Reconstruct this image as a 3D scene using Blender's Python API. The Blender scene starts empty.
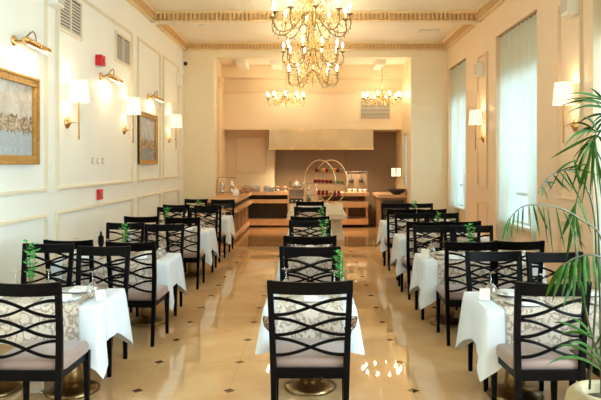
import bpy, math, random
from mathutils import Vector, Matrix
random.seed(7)
PI = math.pi
sc = bpy.context.scene
C = sc.collection
# ------------------------------------------------------------------ camera, world, light, exposure
FPX, VX, VY, CH = 640.0, 312.5, 163.0, 1.6
cam = bpy.data.cameras.new('camera'); cam.sensor_width = 36; cam.lens = FPX / 601 * 36
cam.shift_x = -(VX - 300.5) / 601; cam.shift_y = -(200 - VY) / 601
cam.clip_end = 200
co = bpy.data.objects.new('camera', cam); C.objects.link(co)
co.location = (0, 0, CH); co.rotation_euler = (PI / 2, 0, 0); sc.camera = co
w = bpy.data.worlds.new('world'); sc.world = w; w.use_nodes = True
w.node_tree.nodes['Background'].inputs[0].default_value = (0.72, 0.92, 1.0, 1)
w.node_tree.nodes['Background'].inputs[1].default_value = 1.2
sc.view_settings.view_transform = 'Standard'; sc.view_settings.look = 'None'
sc.view_settings.gamma = 1; sc.view_settings.use_curve_mapping = False
sc.view_settings.exposure = 0.58
sc.cycles.use_denoising = True
sc.cycles.max_bounces = 10; sc.cycles.diffuse_bounces = 5; sc.cycles.transparent_max_bounces = 16
sc.cycles.sample_clamp_indirect = 6.0
sc.cycles.caustics_reflective = False; sc.cycles.caustics_refractive = False

XL, XR, YB, YE = -2.86, 2.98, -3.2, 14.2       # side walls, wall behind the camera, end wall
HC, HW = 4.27, 4.27
WINDOWS = [(-2.3, -0.5), (1.3, 3.1), (5.0, 6.8), (8.5, 10.4), (12.45, 14.0)]
WZ0, WZ1, WZG = 0.02, 3.65, 2.95
DAY_W = [600, 440, 70, 30, 26]

def area_light(name, loc, rot, sx, sy, power, col):
    l = bpy.data.lights.new(name, 'AREA'); l.shape = 'RECTANGLE'; l.size = sx; l.size_y = sy
    l.energy = power; l.color = col
    o = bpy.data.objects.new(name, l); C.objects.link(o); o.location = loc; o.rotation_euler = rot
    return o
def point_light(name, loc, power, col, radius, parent=None):
    l = bpy.data.lights.new(name, 'POINT'); l.energy = power; l.color = col; l.shadow_soft_size = radius
    o = bpy.data.objects.new(name, l); C.objects.link(o); o.location = loc; o.parent = parent
    return o
for (a, b), p in zip(WINDOWS, DAY_W):
    area_light('daylight', (XR + 0.62, (a + b) / 2, 1.95), (0, PI / 2, 0), 2.8, b - a + .1, p, (0.66, 0.87, 1.0))

WARM = (1.0, 0.80, 0.51)
def at(px, py, Y):
    return Vector(((px - VX) * Y / FPX, Y, CH - (py - VY) * Y / FPX))

# ------------------------------------------------------------------ materials
def nodes_of(name):
    m = bpy.data.materials.new(name); m.use_nodes = True
    nt = m.node_tree; return m, nt, nt.nodes['Principled BSDF']
def mat(name, col, rough=.5, metal=0, var=.06, scale=12, spec=.5, bump=0, coat=0, emit=None, estr=0, sheen=0):
    m, nt, b = nodes_of(name)
    b.inputs['Roughness'].default_value = rough; b.inputs['Metallic'].default_value = metal
    b.inputs['Specular IOR Level'].default_value = spec
    b.inputs['Coat Weight'].default_value = coat; b.inputs['Coat Roughness'].default_value = .1
    b.inputs['Sheen Weight'].default_value = sheen
    tc = nt.nodes.new('ShaderNodeTexCoord'); n = nt.nodes.new('ShaderNodeTexNoise')
    n.inputs['Scale'].default_value = scale; n.inputs['Detail'].default_value = 4
    nt.links.new(tc.outputs['Object'], n.inputs['Vector'])
    r = nt.nodes.new('ShaderNodeValToRGB'); r.color_ramp.elements[0].position = .3; r.color_ramp.elements[1].position = .7
    r.color_ramp.elements[0].color = (*[c * (1 - var) for c in col], 1)
    r.color_ramp.elements[1].color = (*[min(1, c * (1 + var)) for c in col], 1)
    nt.links.new(n.outputs['Fac'], r.inputs[0]); nt.links.new(r.outputs[0], b.inputs['Base Color'])
    if bump:
        bp = nt.nodes.new('ShaderNodeBump'); bp.inputs['Strength'].default_value = bump; bp.inputs['Distance'].default_value = .01
        nt.links.new(n.outputs['Fac'], bp.inputs['Height']); nt.links.new(bp.outputs[0], b.inputs['Normal'])
    if emit:
        b.inputs['Emission Color'].default_value = (*emit, 1); b.inputs['Emission Strength'].default_value = estr
    return m
def math_node(nt, op, a, b=None, c=None):
    n = nt.nodes.new('ShaderNodeMath'); n.operation = op
    for i, v in enumerate((a, b, c)):
        if v is None: continue
        if isinstance(v, (int, float)): n.inputs[i].default_value = v
        else: nt.links.new(v, n.inputs[i])
    return n.outputs[0]
def mixc(nt, f, a, b):
    n = nt.nodes.new('ShaderNodeMix'); n.data_type = 'RGBA'
    for i, v in ((0, f), (6, a), (7, b)):
        if isinstance(v, (int, float)): n.inputs[i].default_value = v
        elif isinstance(v, tuple): n.inputs[i].default_value = (*v, 1)
        else: nt.links.new(v, n.inputs[i])
    return n.outputs[2]
def noise(nt, vec, scale, detail=4, dist=0):
    n = nt.nodes.new('ShaderNodeTexNoise'); n.inputs['Scale'].default_value = scale
    n.inputs['Detail'].default_value = detail; n.inputs['Distortion'].default_value = dist
    nt.links.new(vec, n.inputs['Vector']); return n.outputs['Fac']
def remap(nt, v, a, b):
    n = nt.nodes.new('ShaderNodeMapRange'); n.inputs[1].default_value = a; n.inputs[2].default_value = b
    nt.links.new(v, n.inputs[0]); return n.outputs[0]

def floor_mat(name, c1, c2, diamonds, T=.646, ox=.06, oy=4.50, rough=.09):
    m, nt, b = nodes_of(name)
    tc = nt.nodes.new('ShaderNodeTexCoord').outputs['Object']
    sp = nt.nodes.new('ShaderNodeSeparateXYZ'); nt.links.new(tc, sp.inputs[0])
    u = math_node(nt, 'PINGPONG', math_node(nt, 'SUBTRACT', sp.outputs[0], ox), T / 2)
    v = math_node(nt, 'PINGPONG', math_node(nt, 'SUBTRACT', sp.outputs[1], oy), T / 2)
    base = mixc(nt, remap(nt, noise(nt, tc, 1.1, 6, 1.2), .35, .65), c1, c2)
    vein = remap(nt, noise(nt, tc, 3.5, 8, 2.5), .56, .70)
    base = mixc(nt, math_node(nt, 'MULTIPLY', vein, .35), base, (c1[0] * 1.25, c1[1] * 1.3, c1[2] * 1.4))
    g = math_node(nt, 'LESS_THAN', math_node(nt, 'MINIMUM', u, v), .0022)
    base = mixc(nt, math_node(nt, 'MULTIPLY', g, .35), base, (.30, .20, .11))
    if diamonds:
        d = math_node(nt, 'LESS_THAN', math_node(nt, 'ADD', u, v), .043)
        base = mixc(nt, d, base, (.10, .045, .02))
    nt.links.new(base, b.inputs['Base Color'])
    b.inputs['Roughness'].default_value = rough
    nr = remap(nt, noise(nt, tc, 5, 3), .3, .7)
    rr = nt.nodes.new('ShaderNodeMapRange'); nt.links.new(nr, rr.inputs[0]); rr.inputs[3].default_value = rough * .8; rr.inputs[4].default_value = rough * 1.2
    nt.links.new(rr.outputs[0], b.inputs['Roughness'])
    b.inputs['Specular IOR Level'].default_value = 1.0
    return m

def damask_mat(name, cream, brown, scale):
    m, nt, b = nodes_of(name)
    tc = nt.nodes.new('ShaderNodeTexCoord').outputs['Object']
    vo = nt.nodes.new('ShaderNodeTexVoronoi'); vo.inputs['Scale'].default_value = scale; vo.inputs['Randomness'].default_value = .35
    mp = nt.nodes.new('ShaderNodeMapping'); mp.inputs['Scale'].default_value = (1, 1, .8)
    nt.links.new(tc, mp.inputs[0]); nt.links.new(mp.outputs[0], vo.inputs['Vector'])
    dd = vo.outputs['Distance']
    ring = math_node(nt, 'SINE', math_node(nt, 'ADD', math_node(nt, 'MULTIPLY', dd, 17), math_node(nt, 'MULTIPLY', noise(nt, tc, scale * 3.2, 3), 9)))
    f = remap(nt, ring, .1, .75)
    f = math_node(nt, 'MULTIPLY', f, remap(nt, noise(nt, tc, scale * 1.3, 2), .32, .5))
    nt.links.new(mixc(nt, math_node(nt, 'MULTIPLY', f, .58), cream, brown), b.inputs['Base Color'])
    b.inputs['Roughness'].default_value = .8; b.inputs['Specular IOR Level'].default_value = .2
    return m

def painting_mat(name, sky, water, town, z0, seed):
    m, nt, b = nodes_of(name)
    tc = nt.nodes.new('ShaderNodeTexCoord').outputs['Object']
    sp = nt.nodes.new('ShaderNodeSeparateXYZ'); nt.links.new(tc, sp.inputs[0])
    z = sp.outputs[2]
    mp = nt.nodes.new('ShaderNodeMapping'); mp.inputs['Location'].default_value = (seed, seed, 0); nt.links.new(tc, mp.inputs[0])
    n1 = noise(nt, mp.outputs[0], 4, 6, 1); n2 = noise(nt, mp.outputs[0], 22, 4, 1)
    base = mixc(nt, remap(nt, z, z0 - .02, z0 + .02), water, mixc(nt, remap(nt, n1, .4, .65), sky, (sky[0] * .75, sky[1] * .66, sky[2] * .6)))
    dist = math_node(nt, 'ABSOLUTE', math_node(nt, 'SUBTRACT', z, z0 + .03))
    tf = math_node(nt, 'LESS_THAN', math_node(nt, 'ADD', dist, math_node(nt, 'MULTIPLY', n2, .16)), .155)
    base = mixc(nt, tf, base, mixc(nt, remap(nt, n2, .35, .6), town, (.5, .36, .22)))
    base = mixc(nt, math_node(nt, 'MULTIPLY', remap(nt, n2, .5, .7), .35), base, (.85, .84, .78))
    nt.links.new(base, b.inputs['Base Color']); b.inputs['Roughness'].default_value = .5
    return m

def sheer_mat(name, col, transp):
    m = bpy.data.materials.new(name); m.use_nodes = True; nt = m.node_tree; nt.nodes.clear()
    out = nt.nodes.new('ShaderNodeOutputMaterial')
    tr = nt.nodes.new('ShaderNodeBsdfTranslucent'); df = nt.nodes.new('ShaderNodeBsdfDiffuse'); tp = nt.nodes.new('ShaderNodeBsdfTransparent')
    tc = nt.nodes.new('ShaderNodeTexCoord').outputs['Object']
    c = mixc(nt, noise(nt, tc, 30, 2), tuple(x * .97 for x in col), col)
    nt.links.new(c, tr.inputs[0]); nt.links.new(c, df.inputs[0])
    m1 = nt.nodes.new('ShaderNodeMixShader'); m1.inputs[0].default_value = .34
    nt.links.new(tr.outputs[0], m1.inputs[1]); nt.links.new(df.outputs[0], m1.inputs[2])
    m2 = nt.nodes.new('ShaderNodeMixShader'); m2.inputs[0].default_value = transp
    nt.links.new(m1.outputs[0], m2.inputs[1]); nt.links.new(tp.outputs[0], m2.inputs[2])
    nt.links.new(m2.outputs[0], out.inputs[0]); return m
def thin_glass(name, tint=(1, 1, 1), gl=.2):
    m = bpy.data.materials.new(name); m.use_nodes = True; nt = m.node_tree; nt.nodes.clear()
    out = nt.nodes.new('ShaderNodeOutputMaterial')
    tp = nt.nodes.new('ShaderNodeBsdfTransparent'); gs = nt.nodes.new('ShaderNodeBsdfGlossy'); gs.inputs['Roughness'].default_value = .05
    tp.inputs[0].default_value = (*tint, 1)
    lw = nt.nodes.new('ShaderNodeLayerWeight'); lw.inputs[0].default_value = .35
    f = math_node(nt, 'ADD', math_node(nt, 'MULTIPLY', lw.outputs['Facing'], .55), gl)
    mx = nt.nodes.new('ShaderNodeMixShader'); nt.links.new(f, mx.inputs[0])
    nt.links.new(tp.outputs[0], mx.inputs[1]); nt.links.new(gs.outputs[0], mx.inputs[2]); nt.links.new(mx.outputs[0], out.inputs[0]); return m

M = {}
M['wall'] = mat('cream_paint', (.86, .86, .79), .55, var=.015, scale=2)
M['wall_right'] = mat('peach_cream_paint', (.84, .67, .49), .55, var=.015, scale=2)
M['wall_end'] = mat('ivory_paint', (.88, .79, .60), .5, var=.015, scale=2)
M['trim'] = mat('moulding_paint', (.80, .72, .56), .45, var=.03)
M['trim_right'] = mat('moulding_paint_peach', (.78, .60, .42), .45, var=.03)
M['ceiling'] = mat('ceiling_paint', (.90, .82, .68), .6, var=.01, scale=2)
M['cornice'] = mat('cornice_gilt_paint', (.84, .66, .40), .45, var=.05)
M['dentil'] = mat('dentil_gilt_paint', (.74, .50, .24), .45, var=.05)
M['kitchen_wall'] = mat('warm_cream_paint', (.84, .68, .46), .55, var=.02, scale=2)
M['taupe'] = mat('taupe_panel', (.30, .20, .12), .4, var=.06, scale=3)
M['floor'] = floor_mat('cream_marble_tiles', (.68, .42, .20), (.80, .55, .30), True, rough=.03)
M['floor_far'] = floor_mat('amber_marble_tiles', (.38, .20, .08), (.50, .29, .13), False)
M['border'] = mat('dark_marble_border', (.16, .08, .035), .12, var=.2)
M['black'] = mat('black_lacquered_wood', (.0022, .0015, .002), .40, var=.3, scale=20, spec=.09)
M['cushion'] = mat('taupe_pink_upholstery', (.29, .195, .165), .55, var=.05, scale=60, sheen=.3)
M['arm'] = mat('polished_walnut_arm', (.10, .05, .03), .2, var=.2)
M['cloth'] = mat('white_linen', (.72, .78, .87), .8, var=.015, scale=40, spec=.2, bump=.05)
M['runner'] = damask_mat('damask_runner', (.66, .58, .50), (.15, .075, .055), 13.5)
M['brass'] = mat('brass', (.80, .50, .20), .25, 1, var=.1)
M['antique'] = mat('antique_brass', (.30, .20, .09), .32, 1, var=.2)
M['gilt'] = mat('gilt_metal', (.85, .62, .28), .3, 1, var=.15)
M['gold_frame'] = mat('gold_wood_frame', (.50, .27, .07), .4, .3, var=.2, scale=25)
M['white'] = mat('white_plastic', (.86, .84, .78), .4, var=.01)
M['grille'] = mat('grille_grey', (.62, .57, .47), .5, var=.03)
M['dark'] = mat('dark_void', (.05, .045, .04), .7)
M['champagne'] = mat('champagne_metal', (.88, .78, .60), .22, 1, var=.05)
M['red'] = mat('red_enamel', (.62, .01, .02), .35)
M['porcelain'] = mat('white_porcelain', (.86, .87, .88), .15, var=.01)
M['napkin'] = mat('napkin_cloth', (.82, .83, .84), .85, var=.02)
M['steel'] = mat('brushed_steel', (.55, .55, .56), .22, 1, var=.06)
M['chrome'] = mat('chrome', (.78, .76, .74), .08, 1, var=.02)
M['glass'] = thin_glass('clear_glass')
M['pane'] = thin_glass('window_glass', (.97, 1, 1), .03)
M['card'] = mat('printed_card', (.80, .74, .66), .6, var=.15, scale=60)
M['card_white'] = mat('white_card', (.86, .90, .94), .6, var=.02)
M['leaf'] = mat('green_leaf', (.045, .20, .02), .4, var=.35, scale=30)
M['sprig'] = mat('bright_green_leaf', (.03, .42, .06), .4, var=.3, scale=60)
M['leaf_palm'] = mat('palm_leaf', (.020, .060, .005), .6, var=.75, scale=7, spec=.06)
M['stem'] = mat('palm_stem', (.05, .055, .015), .6, var=.3)
M['terracotta'] = mat('orange_terracotta', (.50, .26, .10), .6, var=.1)
M['stone_pot'] = mat('sandstone_pot', (.36, .28, .155), .8, var=.25, scale=14, bump=.4)
M['soil'] = mat('soil', (.06, .04, .025), .9, var=.3)
M['curtain'] = sheer_mat('sheer_curtain', (.88, .93, .88), .10)
M['frame_white'] = mat('white_window_frame', (.80, .84, .82), .4, var=.01)
M['wood'] = mat('honey_wood', (.66, .40, .22), .35, var=.12, scale=6)
M['wood_dark'] = mat('brown_wood', (.30, .16, .075), .35, var=.15, scale=6)
M['hood'] = mat('brushed_bronze_hood', (.66, .47, .28), .27, .8, var=.14, scale=3)
M['stone'] = mat('cream_stone', (.80, .73, .60), .3, var=.05, scale=5)
M['shade'] = mat('lit_linen_shade', (.9, .82, .65), .8, var=.02, emit=(1, .84, .60), estr=.62)
M['bulb'] = mat('lit_bulb', (1, .9, .7), .4, emit=(1, .86, .60), estr=14)
M['candle'] = mat('ivory_candle_sleeve', (.9, .8, .6), .4, emit=(1, .78, .45), estr=.6)
M['crystal'] = mat('faceted_crystal', (.78, .55, .22), .25, .6, var=.5, scale=40, spec=1)
M['slot'] = mat('picture_light_lamp', (1, .9, .7), .4, emit=(1, .8, .5), estr=6)
M['painting_a'] = painting_mat('harbour_painting', (.62, .58, .50), (.36, .42, .46), (.10, .06, .045), .36, 3)
M['painting_b'] = painting_mat('blue_painting', (.45, .50, .52), (.20, .24, .28), (.12, .08, .07), .30, 9)
M['red_fruit'] = mat('red_jam', (.20, .008, .015), .25, var=.2)
M['green_fruit'] = mat('green_apple', (.20, .20, .04), .3, var=.15)
M['orange_fruit'] = mat('orange_peel', (.60, .24, .04), .4, var=.1)
M['stripe'] = mat('grey_white_cloth', (.70, .72, .75), .8, var=.3, scale=40)

# ------------------------------------------------------------------ mesh helpers
class MB:
    def __init__(s): s.v = []; s.f = []; s.sm = []
    def add(s, vs, fs, smooth=False, mtx=None):
        n = len(s.v)
        for p in vs:
            p = Vector(p)
            if mtx is not None: p = mtx @ p
            s.v.append(tuple(p))
        for f in fs: s.f.append(tuple(i + n for i in f)); s.sm.append(smooth)
        return s
    def box(s, x0, x1, y0, y1, z0, z1, mtx=None):
        vs = [(x, y, z) for x in (x0, x1) for y in (y0, y1) for z in (z0, z1)]
        fs = [(0, 1, 3, 2), (4, 6, 7, 5), (0, 4, 5, 1), (2, 3, 7, 6), (0, 2, 6, 4), (1, 5, 7, 3)]
        return s.add(vs, fs, False, mtx)
    def rbox(s, x0, x1, y0, y1, z0, z1, r, mtx=None, seg=3):
        # box with rounded vertical corners and softened top edge
        rings = []
        prof = [(0, z0), (0, z1 - r * .7)] + [(r * .7 * (1 - math.cos(a)), z1 - r * .7 + r * .7 * math.sin(a)) for a in (PI / 6, PI / 3, PI / 2)]
        vs = []; n = 4 * (seg + 1)
        for ins, z in prof:
            for k, (cx, cy) in enumerate(((x1 - r, y1 - r), (x0 + r, y1 - r), (x0 + r, y0 + r), (x1 - r, y0 + r))):
                for j in range(seg + 1):
                    a = k * PI / 2 + j / seg * PI / 2
                    vs.append((cx + (r - ins) * math.cos(a), cy + (r - ins) * math.sin(a), z))
        fs = [tuple(reversed(range(n)))]
        for q in range(len(prof) - 1):
            for i in range(n): fs.append((q * n + i, q * n + (i + 1) % n, (q + 1) * n + (i + 1) % n, (q + 1) * n + i))
        fs.append(tuple((len(prof) - 1) * n + i for i in range(n)))
        return s.add(vs, fs, True, mtx)
    def lathe(s, prof, c=(0, 0, 0), seg=24, mtx=None, cap=True):
        vs = []; fs = []
        for r, z in prof:
            for i in range(seg):
                a = 2 * PI * i / seg; vs.append((c[0] + r * math.cos(a), c[1] + r * math.sin(a), c[2] + z))
        for q in range(len(prof) - 1):
            for i in range(seg): fs.append((q * seg + i, q * seg + (i + 1) % seg, (q + 1) * seg + (i + 1) % seg, (q + 1) * seg + i))
        if cap:
            fs.append(tuple(reversed(range(seg)))); fs.append(tuple((len(prof) - 1) * seg + i for i in range(seg)))
        return s.add(vs, fs, True, mtx)
    def tube(s, pts, r, seg=8, mtx=None, closed=False):
        pts = [Vector(p) for p in pts]; n = len(pts); vs = []; fs = []
        rr = r if isinstance(r, (list, tuple)) else [r] * n
        prev = None
        for i, p in enumerate(pts):
            t = (pts[(i + 1) % n] - pts[i - 1]) if closed else (pts[min(i + 1, n - 1)] - pts[max(i - 1, 0)])
            if t.length < 1e-9: t = Vector((0, 0, 1))
            t.normalize()
            if prev is None:
                up = Vector((0, 0, 1)) if abs(t.z) < .9 else Vector((1, 0, 0))
                a = t.cross(up).normalized()
            else:
                a = (prev - t * prev.dot(t)).normalized()
            prev = a; b = t.cross(a)
            for k in range(seg):
                q = 2 * PI * k / seg; vs.append(p + (a * math.cos(q) + b * math.sin(q)) * rr[i])
        m = n if closed else n - 1
        for i in range(m):
            for k in range(seg):
                j = (i + 1) % n
                fs.append((i * seg + k, i * seg + (k + 1) % seg, j * seg + (k + 1) % seg, j * seg + k))
        if not closed:
            fs.append(tuple(reversed(range(seg)))); fs.append(tuple((n - 1) * seg + k for k in range(seg)))
        return s.add(vs, fs, True, mtx)
    def sweep(s, pts, hx, hy, mtx=None):
        # square section sweep: sections stay level in x and y (for legs and posts); pts are (x,y,z,scale)
        vs = []; fs = []
        for p in pts:
            k = p[3] if len(p) > 3 else 1
            for dx, dy in ((-1, -1), (1, -1), (1, 1), (-1, 1)): vs.append((p[0] + dx * hx * k, p[1] + dy * hy * k, p[2]))
        for i in range(len(pts) - 1):
            for k in range(4): fs.append((i * 4 + k, i * 4 + (k + 1) % 4, i * 4 + 4 + (k + 1) % 4, i * 4 + 4 + k))
        fs.append((3, 2, 1, 0)); e = (len(pts) - 1) * 4; fs.append((e, e + 1, e + 2, e + 3))
        return s.add(vs, fs, False, mtx)
    def sphere(s, c, r, seg=12, rings=8, sz=1.0):
        prof = [(max(1e-4, r * math.sin(PI * i / rings)), -r * sz * math.cos(PI * i / rings)) for i in range(rings + 1)]
        return s.lathe(prof, c, seg, cap=False)
    def grid(s, P, nu, nv, smooth=True):
        vs = [P(i / nu, j / nv) for i in range(nu + 1) for j in range(nv + 1)]
        fs = [(i * (nv + 1) + j, (i + 1) * (nv + 1) + j, (i + 1) * (nv + 1) + j + 1, i * (nv + 1) + j + 1) for i in range(nu) for j in range(nv)]
        return s.add(vs, fs, smooth)
def mesh(name, mb, m, bev=0, solid=0):
    me = bpy.data.meshes.new(name); me.from_pydata(mb.v, [], mb.f); me.materials.append(m)
    me.polygons.foreach_set('use_smooth', mb.sm); me.update(); return me
def part(name, mb, m, parent=None, bev=0, solid=0, loc=None):
    me = mesh(name, mb, m); o = bpy.data.objects.new(name, me); C.objects.link(o); o.parent = parent
    if loc is not None: o.location = loc
    if bev:
        q = o.modifiers.new('bevel', 'BEVEL'); q.width = bev; q.segments = 2; q.limit_method = 'ANGLE'
    if solid:
        q = o.modifiers.new('solid', 'SOLIDIFY'); q.thickness = solid; q.offset = 0
    return o
def struct(name, mb, m, bev=0, parent=None):
    o = part(name, mb, m, parent, bev)
    if parent is None: o['kind'] = 'structure'
    return o
def tag(o, label, cat, group=None, kind=None):
    o['label'] = label; o['category'] = cat
    if group: o['group'] = group
    if kind: o['kind'] = kind
    return o
def thing(name, label, cat, loc=(0, 0, 0), rz=0, group=None):
    o = bpy.data.objects.new(name, None); C.objects.link(o); o.empty_display_size = .1
    o.location = loc; o.rotation_euler = (0, 0, rz); return tag(o, label, cat, group)
def dup(root, loc, rz, label, group=None):
    r = root.copy(); C.objects.link(r); r.location = loc; r.rotation_euler = (0, 0, rz); r['label'] = label
    if group: r['group'] = group
    for ch in list(root.children):
        c = ch.copy(); C.objects.link(c); c.parent = r
        for g in ch.children:
            d = g.copy(); C.objects.link(d); d.parent = c
    return r

# ------------------------------------------------------------------ room shell
YT = 12.3                      # threshold between cream dining floor and amber buffet floor
YK = 17.6
b = MB().box(XL - .3, XR + .3, YB, YT, -.1, 0); struct('floor', b, M['floor'])
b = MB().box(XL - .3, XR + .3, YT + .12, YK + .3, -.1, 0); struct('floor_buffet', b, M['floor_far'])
b = MB().box(XL - .3, XR + .3, YT, YT + .12, -.1, 0); struct('floor_border', b, M['border'])
b = MB().box(XL - .3, XR + .3, YB, YE, HC, HC + .2); struct('ceiling', b, M['ceiling'])
b = MB().box(XL - .25, XL, YB, YE, 0, HC); struct('wall_left', b, M['wall'])
b = MB()
ys = YB
for (a, e) in WINDOWS:
    b.box(XR, XR + .3, ys, a, 0, HC); b.box(XR, XR + .3, a, e, WZ1, HC); b.box(XR + .16, XR + .3, a, e, 0, .66)
    b.box(XR + .16, XR + .3, a, e, WZG, WZ1); ys = e
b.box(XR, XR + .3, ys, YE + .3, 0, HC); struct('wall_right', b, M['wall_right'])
# wall behind the camera
b = MB().box(XL, XR, YB - .2, YB, 0, HC)
struct('wall_front', b, M['wood_dark'])
# windows
for i, (a, e) in enumerate(WINDOWS):
    x = XR + .24; n = MB()
    for y in (a, (a + e) / 2 - .03, e - .06): n.box(x - .03, x + .03, y, y + .06, .66, WZG)
    for z in (.66, 1.1, 2.55, WZG - .06): n.box(x - .029, x + .029, a, e, z, z + .05)
    f = struct('window_%d' % (i + 1), n, M['frame_white'])
    part('pane', MB().box(x - .004, x + .004, a + .05, e - .05, .7, WZG - .05), M['pane'], f)
    part('sill', MB().box(XR + .05, XR + .2, a + .01, e - .01, .64, .68), M['frame_white'], f)
# end wall: two piers and a lintel
PO = 2.187
b = MB().box(XL, -PO, YE, YE + .35, 0, HC).box(PO, XR, YE, YE + .35, 0, HC).box(-PO, PO, YE, YE + .35, 3.95, HC)
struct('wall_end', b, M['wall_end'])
# buffet room
b = MB().box(-PO - .2, -PO, YE + .35, YK, 0, 4.0); struct('wall_buffet_left', b, M['kitchen_wall'])
KW = (14.75, 15.6, 1.0, 2.3)
b = MB().box(PO, PO + .2, YE + .35, KW[0], 0, 4.0).box(PO, PO + .2, KW[1], YK, 0, 4.0).box(PO, PO + .2, KW[0], KW[1], 0, KW[2]).box(PO, PO + .2, KW[0], KW[1], KW[3], 4.0)
struct('wall_buffet_right', b, M['kitchen_wall'])
n = MB(); x = PO + .1
for y in (KW[0], KW[1] - .05): n.box(x - .03, x + .03, y, y + .05, KW[2], KW[3])
for z in (KW[2], KW[3] - .05): n.box(x - .029, x + .029, KW[0], KW[1], z, z + .05)
f = struct('window_6', n, M['frame_white']); part('pane', MB().box(x - .004, x + .004, KW[0] + .04, KW[1] - .04, KW[2] + .04, KW[3] - .04), M['pane'], f)
b = MB().box(-PO, PO, YK, YK + .2, 0, 4.0); struct('wall_back', b, M['kitchen_wall'])
b = MB().box(-PO - .2, PO + .2, YE + .35, YK + .2, 3.97, 4.15); struct('ceiling_buffet', b, M['ceiling'])
b = MB().box(-PO, PO, 15.7, YK, 2.42, 3.32).box(-PO, PO, 15.82, YK, 3.32, 3.97).box(-PO, PO, 15.4, 15.82, 3.66, 3.97); struct('wall_soffit', b, M['kitchen_wall'])
b = MB().box(-PO, PO, 15.66, 15.72, 3.30, 3.35); struct('trim_1', b, M['trim_right'])
b = MB()
for x0 in (-1.75, -.95, .35, 1.45): b.box(x0, x0 + .22, YE + .35, 15.4, 3.84, 3.969)
struct('ceiling_beam_buffet', b, M['ceiling'])
b = MB().box(-.98, PO, 16.85, YK, 0, 2.42); struct('wall_taupe', b, M['taupe'])
b = MB().box(.85, .89, 16.835, 16.85, 0, 2.42); struct('trim_3', b, M['wood_dark'])
b = MB().box(-PO, -.98, 16.45, YK, 0, 2.42); struct('wall_buffet_panel', b, M['kitchen_wall'])
def frame_mb(mb, axis, c, a0, a1, z0, z1, t=.045, d=.018, side=1):
    # rectangular moulding on a wall: axis 'x' = wall plane x=c running in y; 'y' = wall plane y=c running in x
    for (p0, p1, q0, q1) in ((a0, a1, z0, z0 + t), (a0, a1, z1 - t, z1), (a0, a0 + t, z0 + t, z1 - t), (a1 - t, a1, z0 + t, z1 - t)):
        lo, hi = sorted((c, c + side * d)); lo2, hi2 = sorted((c, c + side * d * 1.8))
        i = t * .3
        if axis == 'x':
            mb.box(lo, hi, p0, p1, q0, q1)
            mb.box(lo2, hi2, p0 + (i if p1 - p0 > t * 1.5 else i), p1 - i, q0 + i, q1 - i)
        else:
            mb.box(p0, p1, lo, hi, q0, q1); mb.box(p0 + i, p1 - i, lo2, hi2, q0 + i, q1 - i)
    return mb
k = 4
for (a, e) in ((1.2, 3.6), (3.9, 6.86), (7.12, 10.12), (10.42, 11.98), (12.2, 13.6)):
    for (z0, z1) in ((.28, 1.06), (1.29, 3.66)):
        struct('trim_%d' % k, frame_mb(MB(), 'x', XL, a, e, z0, z1), M['trim']); k += 1
for (a, e) in ((3.4, 4.7), (7.05, 7.72), (10.85, 11.5)):
    for (z0, z1) in ((.25, .93), (1.16, 3.5)):
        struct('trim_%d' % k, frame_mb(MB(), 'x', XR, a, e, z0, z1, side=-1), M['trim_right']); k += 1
struct('trim_%d' % k, frame_mb(MB(), 'y', 16.45, -1.98, -1.18, 1.33, 2.28, side=-1), M['trim_right']); k += 1
struct('trim_%d' % k, frame_mb(MB(), 'x', -PO, 14.75, 16.3, 1.0, 3.6), M['trim_right']); k += 1
struct('baseboard_left', MB().box(XL, XL + .025, YB, YE, 0, .14), M['trim'])
b = MB(); ys = YB
for (a, e) in WINDOWS: b.box(XR - .025, XR, ys, a, 0, .14); ys = e
b.box(XR - .025, XR, ys, YE, 0, .14); struct('baseboard_right', b, M['trim_right'])
struct('baseboard_end', MB().box(XL + .03, -PO, YE - .025, YE, 0, .14).box(PO, XR - .03, YE - .025, YE, 0, .14), M['trim'])
# cross beam and dentil cornices
BY0, BY1, BZ = 11.35, 11.70, 4.13
struct('ceiling_beam', MB().box(XL, XR, BY0, BY1, BZ, HC), M['ceiling'])
def cornice(axis, c, a0, a1, side, nm):
    mb = MB(); dn = MB()
    def bx(m, lo, hi, p, q, z0, z1):
        l, h = sorted((c + side * lo, c + side * hi))
        m.box(l, h, p, q, z0, z1) if axis == 'x' else m.box(p, q, l, h, z0, z1)
    bx(mb, 0, .13, a0, a1, HC - .025, HC + .002); bx(mb, 0, .12, a0, a1, HC - .045, HC - .025)
    bx(mb, 0, .05, a0, a1, HC - .15, HC - .045); bx(mb, 0, .075, a0, a1, HC - .175, HC - .15)
    n = int((a1 - a0) / .075)
    for i in range(n):
        p = a0 + (i + .25) * (a1 - a0) / n; bx(dn, .05, .10, p, p + .042, HC - .145, HC - .045)
    o = struct(nm, mb, M['cornice']); part('dentil_row', dn, M['dentil'], o)
cornice('x', XL, 5.0, BY0, 1, 'trim_%d' % k); k += 1
cornice('x', XR, 5.0, BY0, -1, 'trim_%d' % k); k += 1
cornice('x', XL, BY1, YE, 1, 'trim_%d' % k); k += 1
cornice('x', XR, BY1, YE, -1, 'trim_%d' % k); k += 1
cornice('y', BY0, XL, XR, -1, 'trim_%d' % k); k += 1
cornice('y', YE, XL, XR, -1, 'trim_%d' % k); k += 1

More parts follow.
